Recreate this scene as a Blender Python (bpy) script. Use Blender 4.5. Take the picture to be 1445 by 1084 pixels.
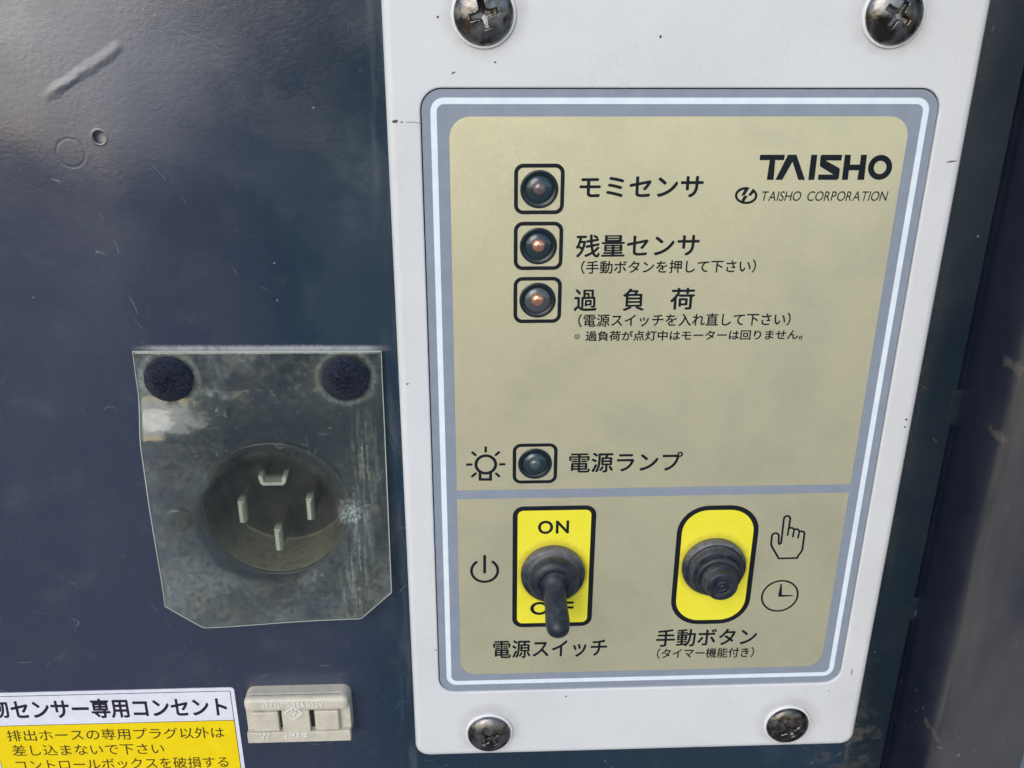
import bpy, math, random
import numpy as np
from mathutils import Vector, Matrix, geometry
random.seed(7)
for o in list(bpy.data.objects): bpy.data.objects.remove(o)
SC = bpy.context.scene
COL = SC.collection
MM = 0.001
# ------------------------------------------------------------------ camera, sky, sun, exposure
# place coordinates: x right along the panel, y up, h out of the panel, in millimetres
ROT = np.array([[0.99915877, 0.00408917, 0.04080483], [-0.01195924, -0.92271173, 0.38530514], [0.03922668, -0.385469, -0.92188661]])
CAMP = np.array([6.7997, 16.961, 171.849])
FPX, PW, PH = 1310.7, 1445, 1084
def W3(x, y, h): return Vector((x*MM, -h*MM, y*MM))
cd = bpy.data.cameras.new('camera'); cam = bpy.data.objects.new('camera', cd); COL.objects.link(cam)
cd.sensor_fit = 'HORIZONTAL'; cd.sensor_width = 36; cd.lens = FPX/PW*36; cd.clip_start = 0.005; cd.clip_end = 400
def wdir(v): return Vector((v[0], -v[2], v[1]))
right, down, fwd = wdir(ROT[0]), wdir(ROT[1]), wdir(ROT[2])
M = Matrix.Identity(4)
for i in range(3):
    M[i][0] = right[i]; M[i][1] = -down[i]; M[i][2] = -fwd[i]
M.translation = W3(*CAMP)
cam.matrix_world = M
SC.camera = cam
w = bpy.data.worlds.new('World'); SC.world = w; w.use_nodes = True
wn = w.node_tree.nodes; wl = w.node_tree.links
sky = wn.new('ShaderNodeTexSky'); sky.sky_type = 'NISHITA'; sky.sun_disc = False
SUN_EL, SUN_AZ = math.radians(30), math.radians(205)      # azimuth measured from +Y towards +X
sky.sun_elevation = SUN_EL; sky.sun_rotation = SUN_AZ
sky.air_density = 1.0; sky.dust_density = 1.1; sky.ozone_density = 1.0
bgn = wn['Background']; bgn.inputs['Strength'].default_value = 0.12
wl.new(sky.outputs[0], bgn.inputs['Color'])
sd = bpy.data.lights.new('sun', 'SUN'); sun = bpy.data.objects.new('sun', sd); COL.objects.link(sun)
sd.energy = 0.75; sd.angle = math.radians(38); sd.color = (1.0, 0.98, 0.94)
sv = Vector((math.sin(SUN_AZ)*math.cos(SUN_EL), math.cos(SUN_AZ)*math.cos(SUN_EL), math.sin(SUN_EL)))
sun.rotation_euler = sv.to_track_quat('Z', 'Y').to_euler(); sun.location = (0, -2, 2)
SC.view_settings.view_transform = 'Standard'; SC.view_settings.look = 'None'
SC.view_settings.exposure = 0.60; SC.view_settings.gamma = 1.0
SC.render.dither_intensity = 1.6
SC.cycles.max_bounces = 10; SC.cycles.transparent_max_bounces = 16

def P(u, v, h=2.6):
    "point of the place that the photograph shows at pixel (u, v), on the plane standing h mm off the steel sheet"
    d = ROT.T @ np.array([(u-PW/2)/FPX, (v-PH/2)/FPX, 1.0]); s = (h-CAMP[2])/d[2]
    p = CAMP + d*s; return (float(p[0]), float(p[1]))

# ------------------------------------------------------------------ node helpers
class NT:
    def __init__(s, name):
        s.m = bpy.data.materials.new(name); s.m.use_nodes = True; s.t = s.m.node_tree
        s.b = s.t.nodes['Principled BSDF']; s.out = s.t.nodes['Material Output']
        s.geo = s.t.nodes.new('ShaderNodeNewGeometry')
        s.pos = s.vm('MULTIPLY', s.geo.outputs['Position'], (1000, 1000, 1000))
        sp = s.t.nodes.new('ShaderNodeSeparateXYZ'); s.t.links.new(s.pos, sp.inputs[0])
        s.x, s.z = sp.outputs[0], sp.outputs[2]
        s.h = s.m_('MULTIPLY', sp.outputs[1], -1)
    def put(s, sock, v):
        if v is None: return
        if isinstance(v, (int, float)): sock.default_value = v if sock.type != 'RGBA' else (v, v, v, 1)
        elif isinstance(v, tuple): sock.default_value = v if len(v) == len(sock.default_value) else tuple(v)+(1,)
        else: s.t.links.new(v, sock)
    def m_(s, op, a, b=None, c=None, clamp=False):
        n = s.t.nodes.new('ShaderNodeMath'); n.operation = op; n.use_clamp = clamp
        for i, v in enumerate((a, b, c)): s.put(n.inputs[i], v)
        return n.outputs[0]
    def vm(s, op, a, b):
        n = s.t.nodes.new('ShaderNodeVectorMath'); n.operation = op
        s.put(n.inputs[0], a); s.put(n.inputs[1], b); return n.outputs[0]
    def noise(s, scale, detail=3, rough=.5, vec=None, stretch=None, off=(0, 0, 0), dist=0):
        n = s.t.nodes.new('ShaderNodeTexNoise'); v = s.pos if vec is None else vec
        if stretch: v = s.vm('MULTIPLY', v, stretch)
        v = s.vm('ADD', v, off)
        s.put(n.inputs['Vector'], v); n.inputs['Scale'].default_value = scale; n.inputs['Detail'].default_value = detail
        n.inputs['Roughness'].default_value = rough; n.inputs['Distortion'].default_value = dist
        return n.outputs[0]
    def vor(s, scale, feature='F1', vec=None, stretch=None, off=(0, 0, 0)):
        n = s.t.nodes.new('ShaderNodeTexVoronoi'); n.feature = feature; v = s.pos if vec is None else vec
        if stretch: v = s.vm('MULTIPLY', v, stretch)
        v = s.vm('ADD', v, off); s.put(n.inputs['Vector'], v); n.inputs['Scale'].default_value = scale
        return n.outputs['Distance'], n.outputs.get('Color')
    def ramp(s, v, a, b, lo=0., hi=1.):
        n = s.t.nodes.new('ShaderNodeMapRange'); n.interpolation_type = 'SMOOTHSTEP'
        s.put(n.inputs['Value'], v); n.inputs['From Min'].default_value = a; n.inputs['From Max'].default_value = b
        n.inputs['To Min'].default_value = lo; n.inputs['To Max'].default_value = hi; return n.outputs[0]
    def mix(s, f, a, b):
        n = s.t.nodes.new('ShaderNodeMix'); n.data_type = 'RGBA'; s.put(n.inputs[0], f); s.put(n.inputs[6], a); s.put(n.inputs[7], b)
        return n.outputs[2]
    def mul(s, *a):
        r = a[0]
        for q in a[1:]: r = s.m_('MULTIPLY', r, q)
        return r
    def bump(s, height, dist, strength=1., normal=None):
        n = s.t.nodes.new('ShaderNodeBump'); n.inputs['Distance'].default_value = dist; n.inputs['Strength'].default_value = strength
        s.put(n.inputs['Height'], height)
        if normal is not None: s.t.links.new(normal, n.inputs['Normal'])
        return n.outputs[0]
    def set(s, **k):
        for a, v in k.items(): s.put(s.b.inputs[a.replace('_', ' ')], v)
        return s
    def dist2(s, x0, z0):
        dx = s.m_('SUBTRACT', s.x, x0); dz = s.m_('SUBTRACT', s.z, z0)
        return s.m_('SQRT', s.m_('ADD', s.mul(dx, dx), s.mul(dz, dz)))
    def seg(s, a, b):
        "signed distance across and parameter along the segment a-b in the x-y plane"
        L = math.hypot(b[0]-a[0], b[1]-a[1]); ux, uz = (b[0]-a[0])/L, (b[1]-a[1])/L
        dx = s.m_('SUBTRACT', s.x, a[0]); dz = s.m_('SUBTRACT', s.z, a[1])
        t = s.m_('ADD', s.mul(dx, ux), s.mul(dz, uz)); n = s.m_('SUBTRACT', s.mul(dz, ux), s.mul(dx, uz))
        return t, n, L

def scratches(nt, seed, scale=.05, thick=.012, stretch=(1, 1, 1)):
    "fine hair scratches: thin iso-lines of a noise, broken up by a second noise"
    n = nt.noise(scale, 1, .4, stretch=stretch, off=(seed, 3.1*seed, seed), dist=.6)
    line = nt.m_('COMPARE', n, .5, thick)
    return nt.mul(line, nt.ramp(nt.noise(scale*6, 2, off=(seed*2, 5, 1)), .56, .62))

def specks(nt, cell, size, seed, density=.35):
    d, c = nt.vor(cell, off=(seed, seed*1.7, seed))
    sp = nt.t.nodes.new('ShaderNodeSeparateColor'); nt.t.links.new(c, sp.inputs[0])
    keep = nt.m_('LESS_THAN', sp.outputs[0], density)
    rad = nt.m_('MULTIPLY', nt.m_('ADD', sp.outputs[1], .25), size)
    return nt.mul(nt.ramp(nt.m_('SUBTRACT', d, rad), -size*.35, size*.35, 1, 0), keep)

# ------------------------------------------------------------------ materials
def mat_paint():
    nt = NT('navy_paint')
    film = nt.ramp(nt.noise(.02, 4, .55), .3, .75)
    base = nt.mix(film, (.006, .022, .044, 1), (.010, .030, .056, 1))
    xl = nt.m_('ADD', nt.x, nt.m_('ADD', nt.mul(nt.m_('SUBTRACT', nt.noise(.022, 3, .5, off=(7, 7, 1)), .5), 46), nt.mul(nt.z, .06)))
    sheen_dust = nt.mul(nt.ramp(xl, -14, -44), nt.ramp(nt.noise(.6, 3, .6), .2, .8, .85, 1.1))  # left side paler: bright reflection and dust film put into the base colour
    base = nt.mix(sheen_dust, base, (.033, .043, .078, 1))
    # dry rub marks beside the white bezel and under the flap
    rub = nt.mul(nt.ramp(nt.noise(.35, 3, .6, stretch=(1, 1, .12)), .45, .8), nt.ramp(nt.x, -13.5, -9.5), nt.ramp(nt.x, -8.0, -8.6))
    sm = nt.ramp(nt.noise(.10, 5, .65, off=(9, 2, 4)), .52, .85)
    base = nt.mix(nt.mul(sm, .35), base, (.11, .13, .15, 1))
    base = nt.mix(nt.mul(rub, .45), base, (.16, .18, .20, 1))
    # scuffed, duller strip where the cover's top edge has rubbed the paint
    ed = nt.m_('ADD', nt.z, nt.m_('ADD', 47.15, nt.mul(nt.x, .010)))
    scuff = nt.mul(nt.ramp(nt.m_('ADD', ed, nt.mul(nt.m_('SUBTRACT', nt.noise(1.4, 4, .7), .5), 1.0)), 0.1, 1.0, 1, 0), nt.ramp(ed, -.6, -.4), nt.ramp(nt.x, -61, -52), nt.ramp(nt.x, -9, -16), nt.ramp(nt.noise(.2, 3, .7), .3, .5, .5, 1))
    base = nt.mix(nt.mul(scuff, .8), base, (.50, .51, .54, 1))
    # brown dust that gathers along the right flank of the bezel
    dst = nt.mul(nt.ramp(nt.x, 96.0, 96.6), nt.ramp(nt.x, 101.5, 96.8), nt.ramp(nt.noise(.09, 4, .6, stretch=(1, 1, .35)), .42, .68), nt.ramp(nt.noise(1.6, 3, .7), .4, .6))
    base = nt.mix(nt.mul(dst, .6), base, (.17, .14, .105, 1))
    teal = nt.mul(nt.ramp(nt.x, 96, 98), nt.ramp(nt.x, 107.4, 107.0))  # strip right of the bezel: its darker reflection put into the base colour
    film2 = nt.ramp(nt.noise(.16, 4, .6, stretch=(1, 1, .25), off=(4, 4, 4)), .35, .7)
    base = nt.mix(nt.mul(teal, .75), base, (.005, .012, .018, 1))
    base = nt.mix(nt.mul(teal, film2, .22), base, (.016, .034, .038, 1))
    # smear below the bezel corner
    sc = nt.mul(nt.ramp(nt.dist2(97, -150), 3, 14, 1, 0), nt.ramp(nt.noise(.3, 4, .6, off=(2, 2, 9)), .45, .65))
    base = nt.mix(nt.mul(sc, .45), base, (.16, .14, .11, 1))
    base = nt.mix(nt.mul(scratches(nt, 3.3, .035, .0010), .38), base, (.34, .38, .44, 1))
    base = nt.mix(nt.mul(scratches(nt, 7.9, .05, .0009), .4, nt.ramp(nt.z, -30, -60, .3, 1)), base, (.3, .34, .40, 1))
    base = nt.mix(nt.mul(specks(nt, .2, .035, 2.2, .28), .75), base, (.36, .39, .44, 1))
    base = nt.mix(nt.mul(specks(nt, .38, .045, 5.2, .10), .5), base, (.30, .32, .36, 1))
    base = nt.mix(nt.ramp(nt.noise(3.5, 3, .8), .45, .75, 0, .07), base, (.11, .13, .15, 1))
    # orange peel, dent, pressed ring
    peel = nt.noise(.85, 3, .6, stretch=(1, 1, 1.3), dist=.5)
    peel2 = nt.noise(1.5, 2, .5, stretch=(1, 1, .6), off=(3, 3, 3))
    ph = nt.m_('ADD', nt.mul(peel, .030), nt.mul(peel2, .012))
    a, b = P(72, 132, 0), P(168, 66, 0)
    t, n, L = nt.seg(a, b)
    tt = nt.mul(nt.ramp(t, -2.5, 1.5), nt.ramp(t, L+1.2, L-.8))
    wob = nt.m_('ADD', n, nt.mul(nt.m_('SUBTRACT', nt.noise(.25, 2), .5), 1.6))
    ridge = nt.mul(nt.m_('SUBTRACT', nt.ramp(wob, -1.3, -.1), nt.ramp(wob, -.1, 1.3)), tt)
    ringp = P(100, 216, 0); rd = nt.dist2(*ringp)
    ring = nt.ramp(nt.m_('ABSOLUTE', nt.m_('SUBTRACT', rd, 2.5)), 0, .42, 1, 0)
    bulge = nt.mul(nt.ramp(nt.m_('ADD', nt.z, nt.mul(nt.x, .35)), 12, -40), nt.ramp(nt.x, -20, -60, 0, 4.4))
    wav = nt.noise(.028, 2, .5, off=(1, 7, 2))
    hgt = nt.m_('ADD', nt.m_('ADD', ph, nt.mul(ridge, .10)), nt.m_('ADD', nt.m_('ADD', nt.mul(ring, -.02), nt.mul(wav, .7)), bulge))
    rough = nt.m_('ADD', nt.ramp(nt.noise(.05, 4, .6, off=(5, 5, 5)), .3, .7, .20, .34), nt.m_('ADD', nt.mul(dst, .3), nt.mul(teal, .12)))
    nt.set(Base_Color=base, Roughness=rough, Normal=nt.bump(hgt, .001))
    nt.b.inputs['Specular IOR Level'].default_value = .9
    nt.b.inputs['Coat Weight'].default_value = .35; nt.b.inputs['Coat Roughness'].default_value = .2; nt.b.inputs['Coat IOR'].default_value = 1.6
    return nt.m
def mat_frame():
    nt = NT('frame_paint')
    film = nt.ramp(nt.noise(.05, 5, .6, stretch=(1, 1, .3)), .35, .7)
    base = nt.mix(film, (.008, .012, .028, 1), (.013, .018, .036, 1))
    face = nt.ramp(nt.h, 14.0, 20.5)
    dust = nt.mul(face, nt.ramp(nt.noise(.035, 4, .6, stretch=(1, 1, .4), off=(8, 1, 1)), .1, .8))  # front face greyed: its bright reflection put into the base colour
    base = nt.mix(nt.mul(dust, .8), base, (.125, .118, .112, 1))  # dust here carries the face's bright reflection
    streak = nt.mul(nt.ramp(nt.h, 15.5, 17.5), nt.ramp(nt.h, 20.4, 19), nt.ramp(nt.noise(.3, 4, .65, stretch=(1, 1, .14), off=(3, 8, 1)), .38, .62))  # rounded edge: brownish reflection streaks put into the base colour
    base = nt.mix(nt.mul(streak, .6), base, (.085, .08, .08, 1))
    # dried mud
    for (x, z, r) in ((105.9, -46.0, 2.4), (105.9, -60.3, 2.2), (105.9, -132.5, 2.0)):
        d = nt.m_('ADD', nt.dist2(x, z), nt.mul(nt.m_('SUBTRACT', nt.noise(.5, 4, .7, off=(x, z, 0)), .5), 3.2))
        base = nt.mix(nt.mul(nt.ramp(d, r*.3, r*.62, 1, 0), nt.ramp(nt.h, 11, 13.5), .42), base, (.17, .15, .12, 1))
    base = nt.mix(nt.mul(scratches(nt, 1.3, .06, .001), .4, face), base, (.4, .42, .45, 1))
    base = nt.mix(nt.mul(specks(nt, .3, .04, 6.1, .12), .5), base, (.34, .34, .34, 1))
    chip = nt.mul(nt.ramp(nt.noise(.55, 4, .75, off=(2, 6, 3)), .66, .70), nt.ramp(nt.dist2(113, -137), 4, 13, 1, 0))
    base = nt.mix(chip, base, (.5, .48, .44, 1))
    nt.set(Base_Color=base, Roughness=nt.ramp(nt.noise(.1, 3), .3, .7, .3, .45),
           Normal=nt.bump(nt.m_('ADD', nt.mul(nt.noise(.5, 3), .03), nt.mul(nt.noise(.05, 2), .5)), .001))
    return nt.m
def simple(name, col, rough=.5, metal=0., bump=0., bscale=1., var=.0, **k):
    nt = NT(name); c = tuple(col)+(1,)
    c2 = tuple(max(0, q*(1-var)) for q in col)+(1,)
    base = nt.mix(nt.ramp(nt.noise(bscale*.25, 4, .6), .35, .7), c, c2) if var else c
    nt.set(Base_Color=base, Roughness=rough, Metallic=metal)
    if bump: nt.put(nt.b.inputs['Normal'], nt.bump(nt.noise(bscale, 3), bump*.001))
    for a, v in k.items(): nt.put(nt.b.inputs[a.replace('_', ' ')], v)
    return nt.m
def mat_bezel():
    nt = NT('white_plastic')
    n1 = nt.ramp(nt.noise(.035, 5, .6), .35, .7)
    base = nt.mix(n1, (.755, .76, .765, 1), (.715, .72, .715, 1))
    base = nt.mix(nt.mul(specks(nt, .12, .02, 3.7, .12), .35), base, (.3, .28, .26, 1))
    # grime crept around the screws
    for (x, z) in ((9.03, 14.5), (79.2, 14.6), (9.04, -141), (79.4, -141)):
        d = nt.m_('ADD', nt.dist2(x, z), nt.mul(nt.m_('SUBTRACT', nt.noise(.35, 3, off=(x, 0, z)), .5), 3))
        base = nt.mix(nt.mul(nt.ramp(d, 5.0, 8.5, 1, 0), .42), base, (.40, .36, .33, 1))
    base = nt.mix(nt.mul(nt.ramp(nt.noise(.5, 4, .7, stretch=(1, 1, .3), off=(8, 3, 3)), .58, .8), .20), base, (.45, .43, .40, 1))
    hair = nt.mul(nt.m_('COMPARE', nt.noise(.12, 2, .5, off=(2, 1, 6)), .5, .006), nt.ramp(nt.noise(.05, 2, off=(1, 1, 1)), .55, .62))
    base = nt.mix(nt.mul(hair, .12), base, (.42, .42, .42, 1))
    nt.set(Base_Color=base, Roughness=nt.ramp(nt.noise(.2, 4), .3, .7, .34, .46),
           Normal=nt.bump(nt.m_('ADD', nt.mul(nt.noise(.03, 2), .6), nt.mul(nt.noise(1.8, 2), .006)), .001))
    return nt.m
def mat_gold():
    nt = NT('gold_foil')
    g = nt.noise(5.5, 1, .5); g2 = nt.noise(.05, 4, .6)
    base = nt.mix(nt.ramp(g, .3, .7), (.93, .855, .555, 1), (.98, .91, .615, 1))
    base = nt.mix(nt.mul(nt.ramp(g2, .4, .7), .25), base, (.60, .58, .44, 1))
    hair = nt.mul(nt.m_('COMPARE', nt.noise(.05, 1, .5, off=(6, 1, 2), dist=.4), .5, .0025), nt.ramp(nt.noise(.06, 2, off=(3, 1, 1)), .52, .6))
    base = nt.mix(nt.mul(hair, .12), base, (.85, .83, .72, 1))
    base = nt.mix(nt.mul(specks(nt, .25, .035, 8.2, .15), .35), base, (.92, .9, .8, 1))
    base = nt.mix(nt.mul(nt.ramp(nt.noise(.12, 5, .7, off=(1, 5, 2)), .55, .8), .10), base, (.50, .48, .36, 1))
    arc = nt.m_('ABSOLUTE', nt.m_('SUBTRACT', nt.dist2(24.0, -128.5), 45.0))
    am = nt.mul(nt.ramp(arc, .05, .35, 1, 0), nt.ramp(nt.x, 4, 7), nt.ramp(nt.x, 15, 12), nt.ramp(nt.z, -91, -89))
    base = nt.mix(nt.mul(am, .3), base, (.85, .83, .72, 1))
    nt.set(Base_Color=base, Roughness=nt.ramp(g, .3, .7, .36, .46), Metallic=.7,
           Normal=nt.bump(nt.mul(g, .01), .001))
    return nt.m
def mat_print(name, col, rough=.45):
    nt = NT(name); n = nt.ramp(nt.noise(.3, 4, .6), .3, .7)
    nt.set(Base_Color=nt.mix(n, tuple(col)+(1,), tuple(min(1, q*1.08+.004) for q in col)+(1,)), Roughness=rough)
    nt.b.inputs['Specular IOR Level'].default_value = .25 if 'black' in name else .5
    return nt.m
def mat_rubber():
    nt = NT('black_rubber')
    n = nt.ramp(nt.noise(.45, 5, .7), .4, .75); up = nt.ramp(nt.noise(1.2, 4, .7), .3, .8, .4, 1)
    gn = nt.t.nodes.new('ShaderNodeSeparateXYZ'); nt.t.links.new(nt.geo.outputs['Normal'], gn.inputs[0])
    dust = nt.mul(nt.ramp(gn.outputs[2], .02, .55), nt.ramp(nt.h, 6.4, 4.4), .9)    # dust lies on the ledge
    base = nt.mix(n, (.014, .018, .026, 1), (.050, .060, .080, 1))
    base = nt.mix(nt.mul(dust, up), base, (.20, .195, .19, 1))
    nt.set(Base_Color=base, Roughness=nt.ramp(n, 0, 1, .42, .62), Normal=nt.bump(nt.noise(3, 3, .6), .00004))
    return nt.m
def mat_screw():
    nt = NT('weathered_chrome')
    n = nt.noise(.3, 4, .6, dist=.5); n2 = nt.noise(.22, 3, .6, off=(4, 2, 7))
    base = nt.mix(nt.ramp(n, .38, .62), (.085, .078, .068, 1), (.27, .26, .255, 1))
    base = nt.mix(nt.mul(nt.ramp(n2, .52, .7), .7), base, (.20, .13, .08, 1))
    spot = nt.ramp(nt.noise(1.4, 4, .75, off=(1, 9, 1)), .66, .74)
    base = nt.mix(nt.mul(spot, .75), base, (.62, .60, .57, 1))
    nt.set(Base_Color=base, Metallic=nt.ramp(spot, 0, 1, .92, .3), Roughness=nt.ramp(n, .3, .7, .16, .42),
           Normal=nt.bump(nt.noise(.8, 3, .6), .00007))
    return nt.m
def mat_flap():
    nt = NT('clouded_pvc')
    t = nt.t
    col_t = nt.mix(nt.ramp(nt.noise(.05, 3), .3, .7), (.95, .965, .93, 1), (.93, .95, .92, 1))
    tr = t.nodes.new('ShaderNodeBsdfTransparent'); nt.put(tr.inputs[0], col_t)
    gl = t.nodes.new('ShaderNodeBsdfGlossy'); gl.inputs['Roughness'].default_value = .10; nt.put(gl.inputs[0], (1, 1, 1, 1))
    rip = nt.m_('ADD', nt.mul(nt.noise(.10, 3, .5), .30), nt.mul(nt.noise(.6, 2, .5), .012))
    nb = nt.bump(rip, .001); t.links.new(nb, gl.inputs['Normal'])
    fr = t.nodes.new('ShaderNodeFresnel'); fr.inputs[0].default_value = 1.5; t.links.new(nb, fr.inputs['Normal'])
    m1 = t.nodes.new('ShaderNodeMixShader'); nt.put(m1.inputs[0], nt.m_('MULTIPLY', fr.outputs[0], 1.15, clamp=True)); t.links.new(tr.outputs[0], m1.inputs[1]); t.links.new(gl.outputs[0], m1.inputs[2])
    df = t.nodes.new('ShaderNodeBsdfDiffuse')
    # film of dust: heavier low down and near the fasteners, rubbed thin in the middle
    dn = nt.noise(.09, 5, .62, dist=.5); low = nt.ramp(nt.z, -66, -108, .05, .20)
    left = nt.ramp(nt.x, -35, -60, 0, .10)
    up = nt.mul(nt.ramp(nt.z, -60, -50, 0, .22), nt.ramp(nt.noise(.22, 4, .65, off=(8, 3, 5)), .35, .65))
    f = nt.m_('MULTIPLY', nt.ramp(dn, .30, .70, .45, 1.45), nt.m_('ADD', nt.m_('ADD', low, left), up))
    halo = nt.m_('ADD', nt.ramp(nt.m_('ABSOLUTE', nt.m_('SUBTRACT', nt.dist2(-53, -52.4), 5.6)), .0, .9, .20, 0), nt.ramp(nt.m_('ABSOLUTE', nt.m_('SUBTRACT', nt.dist2(-18.75, -52.6), 5.6)), .0, .9, .20, 0))
    f = nt.m_('ADD', f, halo)
    # scraped patch at the right edge
    tsc, nsc, L = nt.seg((-14.5, -56), (-17.5, -84))
    scr = nt.mul(nt.ramp(nt.m_('ABSOLUTE', nsc), .5, 4.5, 1, 0), nt.ramp(tsc, 0, 9), nt.ramp(nt.noise(1.1, 4, .7, stretch=(1, 1, .07), off=(3, 1, 3)), .45, .66), .45)
    pt = nt.mul(nt.ramp(nt.m_('ADD', nt.dist2(-19.8, -82.5), nt.mul(nt.m_('SUBTRACT', nt.noise(.6, 4, .7), .5), 5)), 1.2, 3.6, 1, 0), nt.ramp(nt.noise(2.5, 3, .7), .42, .6), .8)
    f = nt.m_('ADD', f, nt.m_('ADD', scr, pt))
    f = nt.m_('ADD', f, nt.mul(specks(nt, .9, .13, 4.4, .06), .4))
    f = nt.m_('ADD', f, nt.mul(scratches(nt, 5.7, .13, .003), .35))
    crease = nt.mul(nt.ramp(nt.m_('ABSOLUTE', nt.m_('SUBTRACT', nt.z, nt.m_('ADD', -55.4, nt.mul(nt.m_('SUBTRACT', nt.noise(.12, 3), .5), 9)))), .1, 1.3, .30, 0), nt.ramp(nt.noise(.5, 4, .7, off=(6, 6, 6)), .42, .62), nt.ramp(nt.x, -50, -46), nt.ramp(nt.x, -22, -27))
    f = nt.m_('ADD', f, crease)
    well = nt.ramp(nt.dist2(-36.4, -84), 13.5, 15.5, .22, 1)
    f = nt.m_('MINIMUM', nt.mul(f, well, nt.ramp(nt.noise(.8, 5, .72, off=(5, 5, 2)), .30, .70, .35, 1.4), .72), .9)
    dc = nt.mix(nt.ramp(nt.noise(.15, 3, off=(1, 1, 1)), .35, .65), (.50, .52, .42, 1), (.52, .60, .58, 1)); nt.put(df.inputs[0], dc)
    tl = t.nodes.new('ShaderNodeBsdfTranslucent'); nt.put(tl.inputs[0], dc)
    md = t.nodes.new('ShaderNodeMixShader'); md.inputs[0].default_value = .3; t.links.new(df.outputs[0], md.inputs[1]); t.links.new(tl.outputs[0], md.inputs[2])
    m2 = t.nodes.new('ShaderNodeMixShader'); nt.put(m2.inputs[0], f); t.links.new(m1.outputs[0], m2.inputs[1]); t.links.new(md.outputs[0], m2.inputs[2])
    t.links.new(m2.outputs[0], nt.out.inputs[0])
    return nt.m
def mat_felt():
    nt = NT('navy_felt')
    a = nt.noise(1.1, 4, .75, stretch=(1, 1, 4), dist=1.2); b = nt.noise(2.6, 3, .7, stretch=(3, 1, 1), off=(2, 2, 2))
    f = nt.ramp(nt.m_('MAXIMUM', a, b), .5, .72)
    nt.set(Base_Color=nt.mix(f, (.006, .009, .022, 1), (.09, .12, .21, 1)), Roughness=.9, Normal=nt.bump(nt.m_('ADD', a, b), .0004))
    nt.b.inputs['Sheen Weight'].default_value = .08; nt.b.inputs['Specular IOR Level'].default_value = .2
    return nt.m
def mat_socket(name, base, dust, amt):
    nt = NT(name)
    n = nt.ramp(nt.noise(.22, 5, .65), .3, .62)
    gn = nt.t.nodes.new('ShaderNodeSeparateXYZ'); nt.t.links.new(nt.geo.outputs['Normal'], gn.inputs[0])
    lie = nt.ramp(gn.outputs[2], .3, .9)      # dust settled on the floor of the well
    f = nt.m_('ADD', nt.mul(n, amt), nt.mul(lie, nt.ramp(nt.noise(.7, 3), .3, .6, .6, 1)), clamp=True)
    nt.set(Base_Color=nt.mix(f, base, dust), Roughness=.6)
    return nt.m
def mat_lens(name, col, metal=.0):
    nt = NT(name)
    nt.set(Base_Color=tuple(col)+(1,), Roughness=.22, Metallic=metal)
    nt.b.inputs['Coat Weight'].default_value = .6; nt.b.inputs['Coat Roughness'].default_value = .08
    return nt.m

def mat_yellow():
    nt = NT('yellow_print'); base = nt.mix(nt.ramp(nt.noise(.25, 4, .6), .3, .7), (.94, .84, .04, 1), (.97, .87, .06, 1))
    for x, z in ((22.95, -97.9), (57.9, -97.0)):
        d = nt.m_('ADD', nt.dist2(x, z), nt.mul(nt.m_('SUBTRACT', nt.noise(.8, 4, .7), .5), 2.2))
        base = nt.mix(nt.mul(nt.ramp(d, 6.9, 8.6, 1, 0), .45), base, (.42, .33, .06, 1))  # dark ring at the boots: contact shadow and grime put into the colour
    base = nt.mix(nt.mul(specks(nt, .3, .05, 2.9, .10), .45), base, (.35, .28, .06, 1))
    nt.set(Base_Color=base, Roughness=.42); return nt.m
PAINT, FRAME, BEZEL, GOLD = mat_paint(), mat_frame(), mat_bezel(), mat_gold()
GREY = mat_print('grey_print', (.27, .305, .37), .42); WHITEP = mat_print('white_print', (.80, .88, .96), .4)
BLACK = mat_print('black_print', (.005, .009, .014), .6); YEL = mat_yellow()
RUB, SCREW, FLAP, FELT = mat_rubber(), mat_screw(), mat_flap(), mat_felt()
SOCK = mat_socket('socket_plastic', (.012, .014, .016, 1), (.38, .355, .26, 1), .14)
RIM = simple('rim_plastic', (.045, .055, .07), .18)
def mat_blade():
    nt = NT('nickel_blade'); tip = nt.ramp(nt.m_('ADD', nt.h, nt.mul(nt.noise(.8, 3), 1.5)), -3.6, -1.0)  # shafts darker with depth: shade inside the well put into the colour
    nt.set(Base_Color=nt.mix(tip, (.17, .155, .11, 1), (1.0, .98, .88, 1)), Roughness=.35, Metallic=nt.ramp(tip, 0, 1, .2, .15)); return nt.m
BRASS = mat_blade()
WASHER = simple('white_nylon', (.80, .80, .80), .35)
BEIGE = simple('beige_plastic', (.67, .62, .50), .42, 0, .012, 1.5, .14)
BEIGE2 = simple('beige_plastic_light', (.84, .82, .76), .4)
DARKSLOT = simple('dark_slot', (.03, .03, .028), .7)
LABW = mat_print('sticker_white', (.80, .80, .88), .35); LABY = mat_print('sticker_yellow', (.96, .70, .0), .4); LABK = mat_print('sticker_ink', (.018, .012, .03), .4)
LABB = mat_print('sticker_brown_ink', (.035, .020, .008), .4)
INNER = simple('inner_sheet', (.36, .36, .33), .5, .2)
LEDRING = simple('led_ring', (.008, .018, .024), .3)
LENS = mat_lens('smoked_lens', (.02, .04, .05)); LENS2 = mat_lens('smoked_grey_lens', (.075, .085, .09))
CORE_D = mat_lens('dim_core', (.17, .13, .14), .3); CORE_C = mat_lens('copper_core', (.85, .42, .28), .8); CORE_T = mat_lens('teal_core', (.09, .13, .14), .3)
MARK = simple('dark_scuff', (.09, .08, .07), .6)
GROUND = simple('concrete', (.24, .24, .24), .85, 0, .6, .05, .3)
LEAF = simple('hedge_leaf', (.07, .24, .15), .6, 0, 0, .02, .4)

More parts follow.
